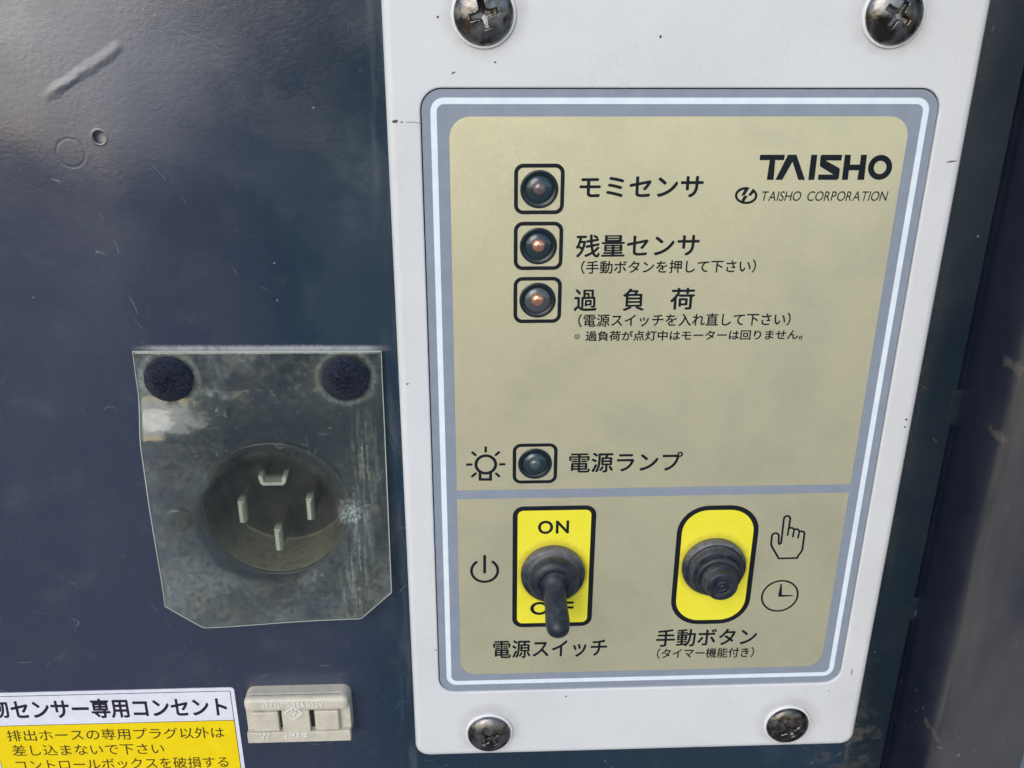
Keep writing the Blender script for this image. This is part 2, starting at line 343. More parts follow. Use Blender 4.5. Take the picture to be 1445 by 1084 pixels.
# ------------------------------------------------------------------ mesh helpers (all in mm: x, y, h)
class MB:
    def __init__(s): s.v, s.f, s.sm = [], [], []
    def add(s, vs, fs, smooth=False):
        n = len(s.v); s.v += list(vs); s.f += [tuple(i+n for i in f) for f in fs]; s.sm += [smooth]*len(fs); return s
    def mesh(s, name, mat):
        me = bpy.data.meshes.new(name); me.from_pydata([W3(*p) for p in s.v], [], s.f)
        me.polygons.foreach_set('use_smooth', s.sm); me.materials.append(mat); me.update(); return me
    def obj(s, name, mat, parent=None, loc=(0, 0, 0)):
        o = bpy.data.objects.new(name, s.mesh(name, mat)); COL.objects.link(o); o.location = W3(*loc)
        if parent is not None: o.parent = parent
        return o
def thing(name, label, cat, loc):
    o = bpy.data.objects.new(name, None); COL.objects.link(o); o.empty_display_size = .01
    o.location = W3(*loc); o['label'] = label; o['category'] = cat; return o
def rrect(x0, y0, x1, y1, r, n=8):
    pts = []
    for cx, cy, a0 in ((x1-r, y1-r, 0), (x0+r, y1-r, 90), (x0+r, y0+r, 180), (x1-r, y0+r, 270)):
        for i in range(n+1):
            a = math.radians(a0+90*i/n); pts.append((cx+r*math.cos(a), cy+r*math.sin(a)))
    return pts
def loft(mb, loops, cap0=False, cap1=False, smooth=False):
    n = len(loops[0]); vs = [p for l in loops for p in l]; fs = []
    for k in range(len(loops)-1):
        for i in range(n):
            j = (i+1) % n; fs.append((k*n+i, k*n+j, (k+1)*n+j, (k+1)*n+i))
    mb.add(vs, fs, smooth)
    if cap1: mb.add(loops[-1], [tuple(range(n))])
    if cap0: mb.add(loops[0], [tuple(range(n))[::-1]])
    return mb
def at_h(loop, h): return [(x, y, h) for x, y in loop]
def fill(mb, outer, holes, h):
    polys = [[Vector((x, y, 0)) for x, y in l] for l in [outer]+holes]
    tri = geometry.tessellate_polygon(polys); flat = [(p.x, p.y, h) for l in polys for p in l]
    fs = []
    for a, b, c in tri:
        A, B, C_ = flat[a], flat[b], flat[c]
        cr = (B[0]-A[0])*(C_[1]-A[1])-(B[1]-A[1])*(C_[0]-A[0])
        if abs(cr) < 1e-9: continue
        fs.append((a, b, c) if cr > 0 else (a, c, b))
    return mb.add(flat, fs)
def ring(mb, o, i, h):
    n = len(o); return mb.add(at_h(o, h)+at_h(i, h), [(k, (k+1) % n, n+(k+1) % n, n+k) for k in range(n)])
def circ(cx, cy, r, n=48, a0=0): return [(cx+r*math.cos(a0+2*math.pi*k/n), cy+r*math.sin(a0+2*math.pi*k/n)) for k in range(n)]
def lathe(mb, prof, cx=0, cy=0, n=64, smooth=True):
    "profile of (r, h) pairs turned round the axis that stands out of the panel; the last r may be 0"
    loops = [[(cx+r*math.cos(2*math.pi*k/n), cy+r*math.sin(2*math.pi*k/n), h) for k in range(n)] for r, h in prof]
    loft(mb, loops, smooth=smooth); return mb
def fine(prof, sub=5):
    "Catmull-Rom through a profile so that the turned form is soft"
    p = [prof[0]]+list(prof)+[prof[-1]]; out = []
    for i in range(1, len(p)-2):
        for k in range(sub):
            t = k/sub; q = []
            for c in (0, 1):
                a, b, d, e = p[i-1][c], p[i][c], p[i+1][c], p[i+2][c]
                q.append(.5*((2*b)+(-a+d)*t+(2*a-5*b+4*d-e)*t*t+(-a+3*b-3*d+e)*t**3))
            out.append((max(q[0], 0), q[1]))
    out.append(prof[-1]); return out
def stroke(mb, pts, w, h, closed=False, caps=True):
    "flat pen stroke of width w along points, round joins"
    n = len(pts); seq = list(range(n))+([0] if closed else []); r = w/2; k = 0
    L, R_ = [], []
    for i in range(n):
        p = np.array(pts[i]); a = np.array(pts[(i-1) % n]) if (i > 0 or closed) else None; b = np.array(pts[(i+1) % n]) if (i < n-1 or closed) else None
        d1 = (p-a)/np.linalg.norm(p-a) if a is not None else None; d2 = (b-p)/np.linalg.norm(b-p) if b is not None else None
        d = d1 if d2 is None else d2 if d1 is None else d1+d2
        ln = np.linalg.norm(d); d = d/ln if ln > 1e-6 else d1
        nn = np.array([-d[1], d[0]]); ref = d2 if d2 is not None else d1
        m = max(.5, abs(nn@np.array([-ref[1], ref[0]])))
        L.append(p+nn*r/m); R_.append(p-nn*r/m)
    vs = [(q[0], q[1], h) for q in L]+[(q[0], q[1], h) for q in R_]
    fs = [(n+i, n+(i+1) % n, (i+1) % n, i) for i in range(n if closed else n-1)]
    mb.add(vs, fs)
    if caps and not closed:
        for e, o in ((0, 1), (n-1, n-2)):
            c = np.array(pts[e]); d = c-np.array(pts[o]); a0 = math.atan2(d[1], d[0])-math.pi/2
            mb.add([(c[0]+r*math.cos(a0+math.pi*k/8), c[1]+r*math.sin(a0+math.pi*k/8), h) for k in range(9)], [tuple(range(9))])
    return mb
def box(mb, x0, x1, y0, y1, h0, h1, b=0., smooth=False):
    "block standing on h0 with its front edges rounded by b"
    if b:
        rr = min(b*1.2, (x1-x0)/2.1, (y1-y0)/2.1)
        l = [at_h(rrect(x0, y0, x1, y1, rr, 5), h0), at_h(rrect(x0, y0, x1, y1, rr, 5), h1-b)]
        for k in range(1, 5):
            a = math.pi/2*k/4; o = b*(1-math.cos(a)); q = max(rr-o, .02)
            l.append(at_h(rrect(x0+o, y0+o, x1-o, y1-o, q, 5), h1-b+b*math.sin(a)))
        loft(mb, l, cap1=True, smooth=False); return mb
    l = [(x0, y0), (x1, y0), (x1, y1), (x0, y1)]
    return loft(mb, [at_h(l, h0), at_h(l, h1)], cap0=True, cap1=True)

# ------------------------------------------------------------------ lettering: glyph outlines resampled, thickened and rounded
_tc = bpy.data.curves.new('glyph_source', 'FONT'); _tc.resolution_u = 6
_to = bpy.data.objects.new('glyph_source', _tc); COL.objects.link(_to)
_cache = {}
def sdist(X, Y, segs):
    A = segs[:, 0]; B = segs[:, 1]; D = B-A; L2 = (D**2).sum(1)+1e-12
    best = np.full(X.shape, 1e9); wn_ = np.zeros(X.shape, int)
    for i in range(len(segs)):
        px, py = X-A[i, 0], Y-A[i, 1]
        t = np.clip((px*D[i, 0]+py*D[i, 1])/L2[i], 0, 1)
        d = (px-t*D[i, 0])**2+(py-t*D[i, 1])**2; np.minimum(best, d, out=best)
        c = (A[i, 1] > Y) != (B[i, 1] > Y)
        if c.any():
            xi = A[i, 0]+(Y-A[i, 1])*D[i, 0]/(D[i, 1] if abs(D[i, 1]) > 1e-12 else 1e-12)
            wn_ += (c & (X < xi))
    return np.sqrt(best)*np.where(wn_ % 2 == 1, -1, 1)
def iso_segs(F, xs, ys, lev):
    S = []
    G = F-lev; ny, nx = G.shape
    idx = np.argwhere((np.sign(G[:-1, :-1]) != np.sign(G[1:, :-1])) | (np.sign(G[:-1, :-1]) != np.sign(G[:-1, 1:])) | (np.sign(G[:-1, :-1]) != np.sign(G[1:, 1:])))
    for j, i in idx:
        c = [(xs[i], ys[j], G[j, i]), (xs[i+1], ys[j], G[j, i+1]), (xs[i+1], ys[j+1], G[j+1, i+1]), (xs[i], ys[j+1], G[j+1, i])]
        q = []
        for k in range(4):
            a, b = c[k], c[(k+1) % 4]
            if (a[2] < 0) != (b[2] < 0):
                t = a[2]/(a[2]-b[2]); q.append((a[0]+t*(b[0]-a[0]), a[1]+t*(b[1]-a[1])))
        for k in range(0, len(q)-1, 2): S.append((q[k], q[k+1]))
    return np.array(S) if S else np.zeros((0, 2, 2))
def iso_fill(F, xs, ys, lev):
    V, Fc = [], []; G = F-lev
    ins = G < 0; ny, nx = G.shape
    for j in range(ny-1):
        run = None
        for i in range(nx-1):
            k4 = (ins[j, i], ins[j, i+1], ins[j+1, i+1], ins[j+1, i])
            full = all(k4)
            if full:
                if run is None: run = i
            if (not full or i == nx-2) and run is not None:
                e = i if not full else i+1
                n = len(V); V += [(xs[run], ys[j]), (xs[e], ys[j]), (xs[e], ys[j+1]), (xs[run], ys[j+1])]; Fc.append((n, n+1, n+2, n+3)); run = None
            if not full and any(k4):
                c = [(xs[i], ys[j], G[j, i]), (xs[i+1], ys[j], G[j, i+1]), (xs[i+1], ys[j+1], G[j+1, i+1]), (xs[i], ys[j+1], G[j+1, i])]
                q = []
                for k in range(4):
                    a, b = c[k], c[(k+1) % 4]
                    if a[2] < 0: q.append((a[0], a[1]))
                    if (a[2] < 0) != (b[2] < 0):
                        t = a[2]/(a[2]-b[2]); q.append((a[0]+t*(b[0]-a[0]), a[1]+t*(b[1]-a[1])))
                n = len(V); V += q; Fc.append(tuple(range(n, n+len(q))))
    return V, Fc
def glyph(ch, rnd, bold, step):
    key = (ch, rnd, bold, step)
    if key in _cache: return _cache[key]
    if ch == '※': rnd, bold = 0, -.006
    _tc.body = ch; bpy.context.view_layer.update()
    e = _to.evaluated_get(bpy.context.evaluated_depsgraph_get()); me = e.to_mesh()
    co = np.array([v.co[:2] for v in me.vertices]); cnt = {}
    for p in me.polygons:
        for a, b in p.edge_keys: cnt[(a, b)] = cnt.get((a, b), 0)+1
    segs = [k for k, c in cnt.items() if c == 1]; e.to_mesh_clear()
    if not segs: _cache[key] = ([], [], 0, 0, 0, 0); return _cache[key]
    S = co[np.array(segs)]
    pad = .06; x0, y0 = co.min(0)-pad; x1, y1 = co.max(0)+pad
    xs = np.arange(x0, x1+step, step); ys = np.arange(y0, y1+step, step); X, Y = np.meshgrid(xs, ys)
    F = sdist(X, Y, S); lev = bold
    if rnd > 0:
        E_ = iso_segs(F, xs, ys, -rnd)
        F0 = F; thin = .004-bold*.8
        if len(E_): F = sdist(X, Y, E_); lev = rnd+bold
        else: lev = 0
        F = np.minimum(F-lev, F0+thin); lev = 0
    V, Fc = iso_fill(F, xs, ys, lev)
    V = np.array(V); r = (V, Fc, V[:, 0].min(), V[:, 0].max(), V[:, 1].min(), V[:, 1].max()); _cache[key] = r; return r
def text(body, pl, pr, hpx, h, mat, parent, name='lettering', rnd=.022, bold=.012, step=.0185, slant=0, gaps=None, org=(0, 0), pitch=1.0, vfix=None, lat=None, thick=0):
    "lay body between two points of the sheet (left and right middle of the line, photo pixels) on the plane at height h"
    a, b = np.array(P(*pl, h)), np.array(P(*pr, h)); L = np.linalg.norm(b-a); ux = (b-a)/L; uy = np.array([-ux[1], ux[0]])
    um, vm_ = (pl[0]+pr[0])/2, (pl[1]+pr[1])/2; H = np.linalg.norm(np.array(P(um, vm_-hpx/2, h))-np.array(P(um, vm_+hpx/2, h)))
    X, items = 0., []
    for i, ch in enumerate(body):
        if ch in ' \u3000': X += .32 if ch == ' ' else 1.0; continue
        g = glyph(ch, rnd, bold, step)
        if lat: items.append((g, X-g[2])); X += (g[3]-g[2])+lat
        else: items.append((g, X)); X += 1.0*pitch
    xa = min(q[1]+q[0][2] for q in items); xb = max(q[1]+q[0][3] for q in items)
    ya = min(q[0][4] for q in items); yb = max(q[0][5] for q in items)
    if vfix: ya, yb = vfix
    sx, sy = L/(xb-xa), H/(yb-ya); mb = MB()
    for g, ox in items:
        xx = (g[0][:, 0]+ox-xa)*sx; yy = (g[0][:, 1]-(ya+yb)/2)*sy; xx = xx+slant*yy
        pts = a+np.outer(xx, ux)+np.outer(yy, uy)
        mb.add([(p[0]-org[0], p[1]-org[1], 0) for p in pts], g[1])
    return mb.obj(name, mat, parent, (0, 0, h))

# ================================================================== SETTING
g = MB(); g.add([(-60000, -1100, -20000), (60000, -1100, -20000), (60000, -1100, 100000), (-60000, -1100, 100000)], [(0, 3, 2, 1)])
go = g.obj('ground', GROUND); go['kind'] = 'structure'; go['label'] = 'pale concrete yard in front of the cabinet'
# ------------------------------------------------------------------ cabinet
CAB = thing('cabinet', 'dark navy painted steel cabinet front with a raised frame along its right side', 'cabinet', (-40, -300, 0))
def child(mb, name, mat, root, rl): # vertices given in place coordinates, moved to the root's frame
    mb.v = [(x-rl[0], y-rl[1], h-rl[2]) for x, y, h in mb.v]; return mb.obj(name, mat, root)
CL = (-40, -300, 0)
SX = 105.7
holes = [circ(-59.42, -6.5, 1.12, 28), circ(-35.6, -83.0, 15.0, 72)]
mb = MB(); out = [(-420, -620), (SX, -620), (SX, 360), (-420, 360)]
fill(mb, out, holes, 0)
for l in [out]+holes: loft(mb, [at_h(l, 0), at_h(l, -1.2)])
child(mb, 'front_sheet', PAINT, CAB, CL)
mb = MB(); lathe(mb, [(1.12, .01), (1.2, .045), (1.4, .045), (1.6, .004)], -59.42, -6.5, 32); child(mb, 'hole_rim', PAINT, CAB, CL)
box(mb := MB(), -64, -54, -12, -1, -2.4, -1.35); child(mb, 'inner_plate', INNER, CAB, CL)
# right-hand frame: wall standing out of the sheet, rounded corner, face, rounded corner, return
prof = [(106.9, -4), (106.75, 8), (106.6, 17.2)]
prof += [(106.6+3.2*(1-math.cos(a)), 17.2+3.6*math.sin(a)) for a in np.linspace(.15, math.pi/2, 9)]
prof += [(118, 20.95), (124, 20.8)]+[(124+2.6*math.sin(a), 18.2+2.6*math.cos(a)) for a in np.linspace(.2, math.pi/2, 7)]+[(126.6, -4)]
mb = MB(); ys = np.linspace(-620, 360, 60); n = len(prof)
mb.add([(x, y, h) for y in ys for x, h in prof], [(j*n+i, j*n+i+1, (j+1)*n+i+1, (j+1)*n+i) for j in range(len(ys)-1) for i in range(n-1)], True)
child(mb, 'side_frame', FRAME, CAB, CL)
mb = MB(); mb.add([(104, -620, -4), (108, -620, -4), (108, 360, -4), (104, 360, -4)], [(0, 1, 2, 3)]); child(mb, 'gap_backing', DARKSLOT, CAB, CL)
def tab(y0, y1, dx):
    mb = MB(); nx, ny = 8, 14; vs = []
    for j in range(ny+1):
        for i in range(nx+1):
            s, t_ = i/nx, j/ny
            x = SX-.9+(106.72-SX+.9+.1)*s; y = y0+(y1-y0)*t_
            e = min(1, 3.2*min(s+.12, t_*2, (1-t_)*2)); hh = .05+.10*math.sin(min(1, e)*math.pi/2)+0.0+random.uniform(-.03, .03)
            vs.append((x, y, hh))
    mb.add(vs, [(j*(nx+1)+i, j*(nx+1)+i+1, (j+1)*(nx+1)+i+1, (j+1)*(nx+1)+i) for j in range(ny) for i in range(nx)], True)
    return child(mb, 'weld_tab', PAINT, CAB, CL)
tab(-65.4, -57.4, 0); tab(-114.6, -108.6, 0)

# ================================================================== CONTROL PANEL
PL = (44, -64, 0)
PAN = thing('control_panel', 'white rectangular control panel with a gold face, switches and small round lamps', 'control panel', PL)
X0, X1, Y0, Y1 = -8.35, 96.35, -148.75, 21.0
gx0, gx1, gy0, gy1 = -2.25, 90.25, -129.75, 2.12
mb = MB(); loops = []
for o, h in ((0, 0), (0, .6), (.04, 1.7), (.18, 2.25), (.5, 2.7), (.95, 2.93), (1.5, 3.0)):
    loops.append(at_h(rrect(X0+o, Y0+o, X1-o, Y1-o, 3.2-o*.8, 8), h))
for o, h in ((.42, 3.0), (.22, 2.97), (.1, 2.88), (.06, 2.75), (.06, 2.3)):
    loops.append(at_h(rrect(gx0-o, gy0-o, gx1+o, gy1+o, 3.75+o, 8), h))
loft(mb, loops[:7], smooth=True); loft(mb, loops[6:8]); loft(mb, loops[7:], smooth=True)
child(mb, 'bezel', BEZEL, PAN, PL)
H0 = 2.6
mb = MB(); loft(mb, [at_h(rrect(gx0+.14, gy0+.14, gx1-.14, gy1-.14, 3.6), h) for h in (2.3, H0)], cap1=True); child(mb, 'overlay_sheet', GREY, PAN, PL)
mb = MB(); ring(mb, rrect(-.55, -127.94, 88.55, .55, 2.35), rrect(.55, -126.84, 87.45, -.55, 1.3), H0+.03); child(mb, 'border_line', WHITEP, PAN, PL)
def half(x0, y0, x1, y1, r, top, n=8):
    pts = []
    if top: pts += [(x1-r+r*math.cos(a), y1-r+r*math.sin(a)) for a in np.linspace(0, math.pi/2, n)]+[(x0+r+r*math.cos(a), y1-r+r*math.sin(a)) for a in np.linspace(math.pi/2, math.pi, n)]+[(x0, y0), (x1, y0)]
    else: pts += [(x1, y1), (x0, y1)]+[(x0+r+r*math.cos(a), y0+r+r*math.sin(a)) for a in np.linspace(math.pi, 1.5*math.pi, n)]+[(x1-r+r*math.cos(a), y0+r+r*math.sin(a)) for a in np.linspace(1.5*math.pi, 2*math.pi, n)]
    return pts
mb = MB(); q = half(2.67, -77.58, 85.42, -2.67, 3.7, True); mb.add(at_h(q, H0+.03), [tuple(range(len(q)))]); child(mb, 'gold_field', GOLD, PAN, PL)
mb = MB(); q = half(2.67, -125.07, 85.42, -79.62, 3.7, False); mb.add(at_h(q, H0+.03), [tuple(range(len(q)))]); child(mb, 'gold_field', GOLD, PAN, PL)
HP = H0+.07
def ptext(body, pl, pr, hpx, **k):
    return text(body, pl, pr, hpx, HP, BLACK, PAN, org=(PL[0], PL[1]), **k)
# lamps
def indicator(cy, lens, core):
    cx = 18.8
    mb = MB(); s = 9.18/2; ring(mb, rrect(-s, -s, s, s, 1.7), rrect(-s+.72, -s+.72, s-.72, s-.72, 1.0), 0)
    fr = mb.obj('lamp_frame', BLACK, PAN, (cx-PL[0], cy-PL[1], HP))
    mb = MB(); lathe(mb, fine([(3.48, .0), (3.44, .14), (3.2, .24), (2.85, .16), (2.55, .05), (2.4, .02), (.01, .02)], 4))
    lp = mb.obj('indicator_lamp', LEDRING, PAN, (cx-PL[0], cy-PL[1], HP))
    mb = MB(); lathe(mb, fine([(2.48, .03), (2.4, .22), (1.95, .5), (1.45, .66), (1.0, .72), (0.0, .74)], 4)); mb.obj('lens', lens, lp)
    mb = MB(); lathe(mb, fine([(1.3, .45), (1.2, .78), (.95, 1.12), (.5, 1.32), (0, 1.38)], 4), .0, .25)
    c = mb.obj('lens_tip', core, lp)
    return lp
for cy, lens, core, lab in ((-15.45, LENS, CORE_D, 'lamp with a dim greyish centre'), (P(759, 347.3)[1], LENS, CORE_C, 'lamp with a coppery centre'), (P(758, 423.6)[1], LENS2, CORE_C, 'lamp with a pale coppery centre'), (-71.55, LENS, CORE_T, 'lamp with a dark teal centre')):
    lp = indicator(cy, lens, core); lp['label'] = lab
# lettering
ptext('モミセンサ', (817.7, 264.3), (992.7, 263.5), 30.2, bold=0.021)
ptext('残量センサ', (812.7, 347.5), (987.1, 345.6), 32.5, bold=0.017)
ptext('(手動ボタンを押して下さい)'.replace('(', '（').replace(')', '）'), (819.9, 377.5), (1066.9, 375.5), 18.6, bold=0.015, rnd=.018)
ptext('過', (809.9, 424.0), (842.3, 423.5), 31, bold=0.017)
ptext('負', (878.9, 423.2), (909.4, 422.8), 31.5, bold=0.017)
ptext('荷', (946, 422.0), (980.3, 421.6), 31, bold=0.017)
ptext('（電源スイッチを入れ直して下さい）', (815.9, 452.6), (1115.8, 450.4), 18.4, bold=0.015, rnd=.018)
ptext('※過負荷が点灯中はモーターは回りません。', (809.9, 474.6), (1133, 472.2), 14.2, bold=0.019, rnd=.006)
ptext('電源ランプ', (803, 653.6), (963, 651.5), 28, bold=0.017)
ptext('電源スイッチ', (695.8, 917.0), (856.8, 913.8), 25, bold=0.017)
ptext('手動ボタン', (925.8, 900.8), (1067.9, 898.2), 24.5, bold=0.017)
ptext('（タイマー機能付き）', (927.1, 922.6), (1064, 920.4), 14.5, bold=0.015, rnd=.018)
ptext('TAISHO', (1074.5, 276.9), (1130.5, 276.9), 13.6, lat=.10, slant=.12, bold=0.002, rnd=.0)
ptext('CORPORATION', (1139.5, 276.9), (1252.1, 276.9), 13.6, lat=.10, slant=.12, bold=0.002, rnd=.0)
# big wordmark, drawn
def zpoly(pts, ox, oy, sc, h=HP, dec=MB):
    return [P(ox+x/sc, oy+y/sc, h) for x, y in pts]
def addpoly(mb, pts, h=HP, holes=()):
    fill(mb, pts, list(holes), h); return mb
D = (1020, 200, 5.558); mb = MB()
for pl in ([(293, 103), (487, 103), (480, 145), (412, 145), (398, 300), (345, 300), (368, 145), (288, 145)],
           [(512, 103), (578, 103), (645, 300), (592, 300), (547, 158), (466, 300), (412, 300)],
           [(694, 103), (742, 103), (718, 300), (670, 300)],
           [(782, 103), (937, 103), (930, 148), (808, 148), (911, 206), (918, 216), (910, 286), (903, 295), (892, 300), (745, 300), (750, 258), (866, 258), (766, 196), (761, 186), (766, 118), (771, 108)],
           [(958, 103), (1005, 103), (998, 180), (1075, 180), (1084, 103), (1131, 103), (1108, 300), (1055, 300), (1067, 225), (990, 225), (980, 300), (933, 300)]):
    addpoly(mb, zpoly(pl, *D))
def ell(cx, cy, rx, ry, sh, n=56): return [(cx+rx*math.cos(t)-sh*math.sin(t)*ry, cy+ry*math.sin(t)) for t in [2*math.pi*k/n for k in range(n)]]
o_, i_ = zpoly(ell(1234, 202, 94, 98, .1), *D)[::-1], zpoly(ell(1234, 202, 49, 52, .1), *D)[::-1]
ring(mb, o_, i_, HP)
child(mb, 'wordmark', BLACK, PAN, PL)
# round emblem
E_ = (1030, 255, 24.083); mb = MB()
def arc(cx, cy, rx, ry, a0, a1, n=30): return [(cx+rx*math.cos(math.radians(a)), cy+ry*math.sin(math.radians(a))) for a in np.linspace(a0, a1, n)]
oa = arc(552, 508, 382, 290, -55, 289-10, 60); ia = arc(552, 512, 300, 205, -40, 256, 60)
q = zpoly(oa, *E_)+zpoly(ia[::-1], *E_); addpoly(mb, q)
for pl in ([(470, 225), (676, 232), (505, 500), (385, 510), (490, 320)], [(780, 268), (870, 340), (800, 420), (715, 512), (615, 510)],
           [(480, 515), (610, 515), (485, 720), (380, 720), (400, 660)]):
    q = zpoly(pl, *E_); mb.add([(x, y, HP+.004) for x, y in q], [tuple(range(len(q)))[::-1]])
child(mb, 'emblem', BLACK, PAN, PL)
# light-bulb symbol
B = (650, 620, 15.4875); mb = MB(); k = .115
c0 = P(650+550/B[2], 620+548/B[2]); wS = .62
stroke(mb, circ(c0[0], c0[1], 2.02+.0, 48)[:48], wS, HP, closed=True)
q = zpoly([(425, 720), (425, 878), (655, 878), (655, 720)], *B); stroke(mb, q, wS*.95, HP+.004, caps=False)
for a, b in (((548, 180), (548, 268)), ((258, 290), (325, 345)), ((145, 554), (235, 552)), ((255, 810), (328, 748)), ((838, 285), (770, 342)), ((865, 548), (955, 546)), ((840, 808), (775, 750))):
    stroke(mb, zpoly([a, b], *B), .52, HP)
child(mb, 'bulb_symbol', BLACK, PAN, PL)
# power symbol
mb = MB(); pc = P(683.9, 805.3); rr = 2.83
stroke(mb, [(pc[0]+rr*math.cos(math.radians(a)), pc[1]+rr*math.sin(math.radians(a))) for a in np.linspace(128, 412, 40)], .60, HP)
stroke(mb, [P(683.9, 784.5), P(683.9, 807.5)], .62, HP)
child(mb, 'power_symbol', BLACK, PAN, PL)
# pointing-hand symbol
Z6 = (940, 700, 5.705)
hand = [(905, 503), (895, 483), (850, 405), (845, 385), (852, 320), (862, 305), (882, 298), (900, 305), (908, 318), (905, 375), (912, 388), (925, 380), (928, 360), (948, 185), (955, 168), (975, 160), (992, 166), (1000, 182), (988, 262),
        (1000, 256), (1020, 258), (1032, 272), (1045, 266), (1062, 270), (1074, 285), (1088, 284), (1105, 288), (1114, 302), (1098, 425), (1090, 447), (1062, 483), (1055, 500)]
mb = MB(); stroke(mb, zpoly(hand, *Z6), .44, HP, closed=True)
for a, b in (((988, 255), (978, 315)), ((1030, 275), (1020, 328)), ((1072, 288), (1062, 336))): stroke(mb, zpoly([a, b], *Z6), .40, HP+.004)
child(mb, 'hand_symbol', BLACK, PAN, PL)
cc = P(1100.3, 840.9); mb = MB(); stroke(mb, circ(cc[0], cc[1], 4.0, 56), .42, HP, closed=True)
for pl in ([(903, 810), (903, 796), (921, 708), (932, 708), (932, 796), (1022, 798), (1022, 806), (925, 812)],):
    addpoly(mb, zpoly(pl, *Z6)[::-1], HP+.004)
child(mb, 'clock_symbol', BLACK, PAN, PL)
# switch plates
def plate(cx, cy, wd, ht, r, t, name):
    mb = MB(); ring(mb, rrect(cx-wd/2, cy-ht/2, cx+wd/2, cy+ht/2, r), rrect(cx-wd/2+t, cy-ht/2+t, cx+wd/2-t, cy+ht/2-t, max(.4, r-t)), HP)
    child(mb, name+'_outline', BLACK, PAN, PL)
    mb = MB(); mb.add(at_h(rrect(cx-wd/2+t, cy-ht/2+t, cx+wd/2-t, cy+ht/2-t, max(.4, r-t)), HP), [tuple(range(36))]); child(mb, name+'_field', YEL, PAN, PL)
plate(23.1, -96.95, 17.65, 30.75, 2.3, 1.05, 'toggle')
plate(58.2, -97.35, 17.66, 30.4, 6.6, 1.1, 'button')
text('ON', (759.2, 744.6), (803, 743.6), 18.8, HP+.03, BLACK, PAN, org=PL[:2], lat=.14, bold=.024, rnd=.0)
text('OFF', (748.2, 858.9), (809.3, 857.8), 18.4, HP+.03, BLACK, PAN, org=PL[:2], lat=.10, bold=.024, rnd=.0)
# toggle switch
tr = thing('x', '', '', (0, 0, 0)); bpy.data.objects.remove(tr)
mb = MB(); lathe(mb, fine([(6.75, 0), (6.88, .5), (6.9, 1.2), (6.75, 1.75), (6.2, 2.1), (5.7, 2.35), (5.45, 2.8), (5.35, 3.6), (4.95, 4.35), (4.2, 4.85), (3.5, 5.0), (3.2, 4.75), (2.9, 4.4), (2.4, 4.5)], 4))
ts = mb.obj('toggle_switch', RUB, PAN, (22.95-PL[0], -97.9-PL[1], HP))
mb = MB(); ax = Vector((.25, -4.6, 8.6)); base = Vector((0.0, -.4, 3.2)); Ld = ax.length; d = ax.normalized()
e1 = Vector((1, 0, 0)); e1 = (e1-d*e1.dot(d)).normalized(); e2 = d.cross(e1)
pf = fine([(3.3, -.6), (3.0, .6), (2.62, 1.6), (2.42, 3.2), (2.40, 6.0), (2.52, 8.6), (2.48, 10.1), (2.1, 11.4), (1.25, 12.15), (0, 12.4)], 4)
loops = []
for r, t_ in pf:
    loops.append([tuple(base+d*t_+e1*(r*math.cos(2*math.pi*k/48))+e2*(r*math.sin(2*math.pi*k/48))) for k in range(48)])
loft(mb, loops, smooth=True); mb.obj('lever', RUB, ts)
# push button
mb = MB(); lathe(mb, fine([(6.85, 0), (6.95, .6), (6.85, 1.4), (6.3, 1.9), (5.8, 1.95), (5.75, 2.3), (5.85, 3.0), (5.6, 3.5), (5.05, 3.7), (4.7, 3.6), (4.65, 3.9), (4.8, 4.7), (4.55, 5.1), (4.05, 5.2), (3.8, 5.1), (3.8, 5.6)], 4))
pb = mb.obj('push_button', RUB, PAN, (57.9-PL[0], -97.0-PL[1], HP))
mb = MB(); lathe(mb, fine([(3.95, 5.4), (3.85, 6.3), (3.55, 6.65), (3.42, 6.9), (3.36, 7.9), (3.22, 8.2), (2.9, 8.33)], 4)+[(1.62, 8.33), (1.55, 8.25), (1.35, 8.25), (1.28, 8.33), (.68, 8.33), (.62, 8.23), (.45, 8.23), (.4, 8.35), (0, 8.38)]); mb.obj('button_cap', RUB, pb)
# screws with washers
def screw(x, y, rot, lab):
    mb = MB(); lathe(mb, fine([(5.5, 0), (5.52, .3), (5.35, .55), (5.0, .6), (4.4, .6)], 3), n=56)
    s = mb.obj('screw', WASHER, PAN, (x-PL[0], y-PL[1], 3.0)); s['label'] = lab
    n, m = 128, 44; R0 = 5.05; vs = []; a_, b_ = math.cos(rot), math.sin(rot)
    for j in range(m+1):
        r = R0*(j/m)**.85
        for k in range(n):
            t_ = 2*math.pi*k/n; px, py = r*math.cos(t_), r*math.sin(t_)
            hh = .45+2.05*math.sqrt(max(0, 1-(r/R0)**2*.985))
            cx_, cy_ = a_*px+b_*py, -b_*px+a_*py
            ax_, bx_ = abs(cx_), abs(cy_)
            lo, hi = min(ax_, bx_), max(ax_, bx_)
            wd = .46+.55*max(0, 1-hi/1.15)**1.2
            e = max((lo-wd)/.16, (hi-2.3)/.22)
            dep = 1-min(1, max(0, e+.5)); dep = dep*dep*(3-2*dep)
            hh -= dep*(1.5-.25*hi)
            vs.append((px, py, hh))
    fs = [(j*n+k, (j+1)*n+k, (j+1)*n+(k+1) % n, j*n+(k+1) % n) for j in range(m) for k in range(n)]
    mb = MB(); mb.add(vs, fs, True); hd = mb.obj('screw_head', SCREW, s, (0, 0, 0)); return s
screw(8.9, 14.1, .25, 'upper left screw with a shiny rim of sky on its head')
screw(79.2, 14.3, -.55, 'upper right screw, scratched on its left half')
screw(9.0, -141.6, .72, 'lower left screw with brown rust spots')
screw(79.3, -141.4, .5, 'lower right screw with a dirt filled cross slot')
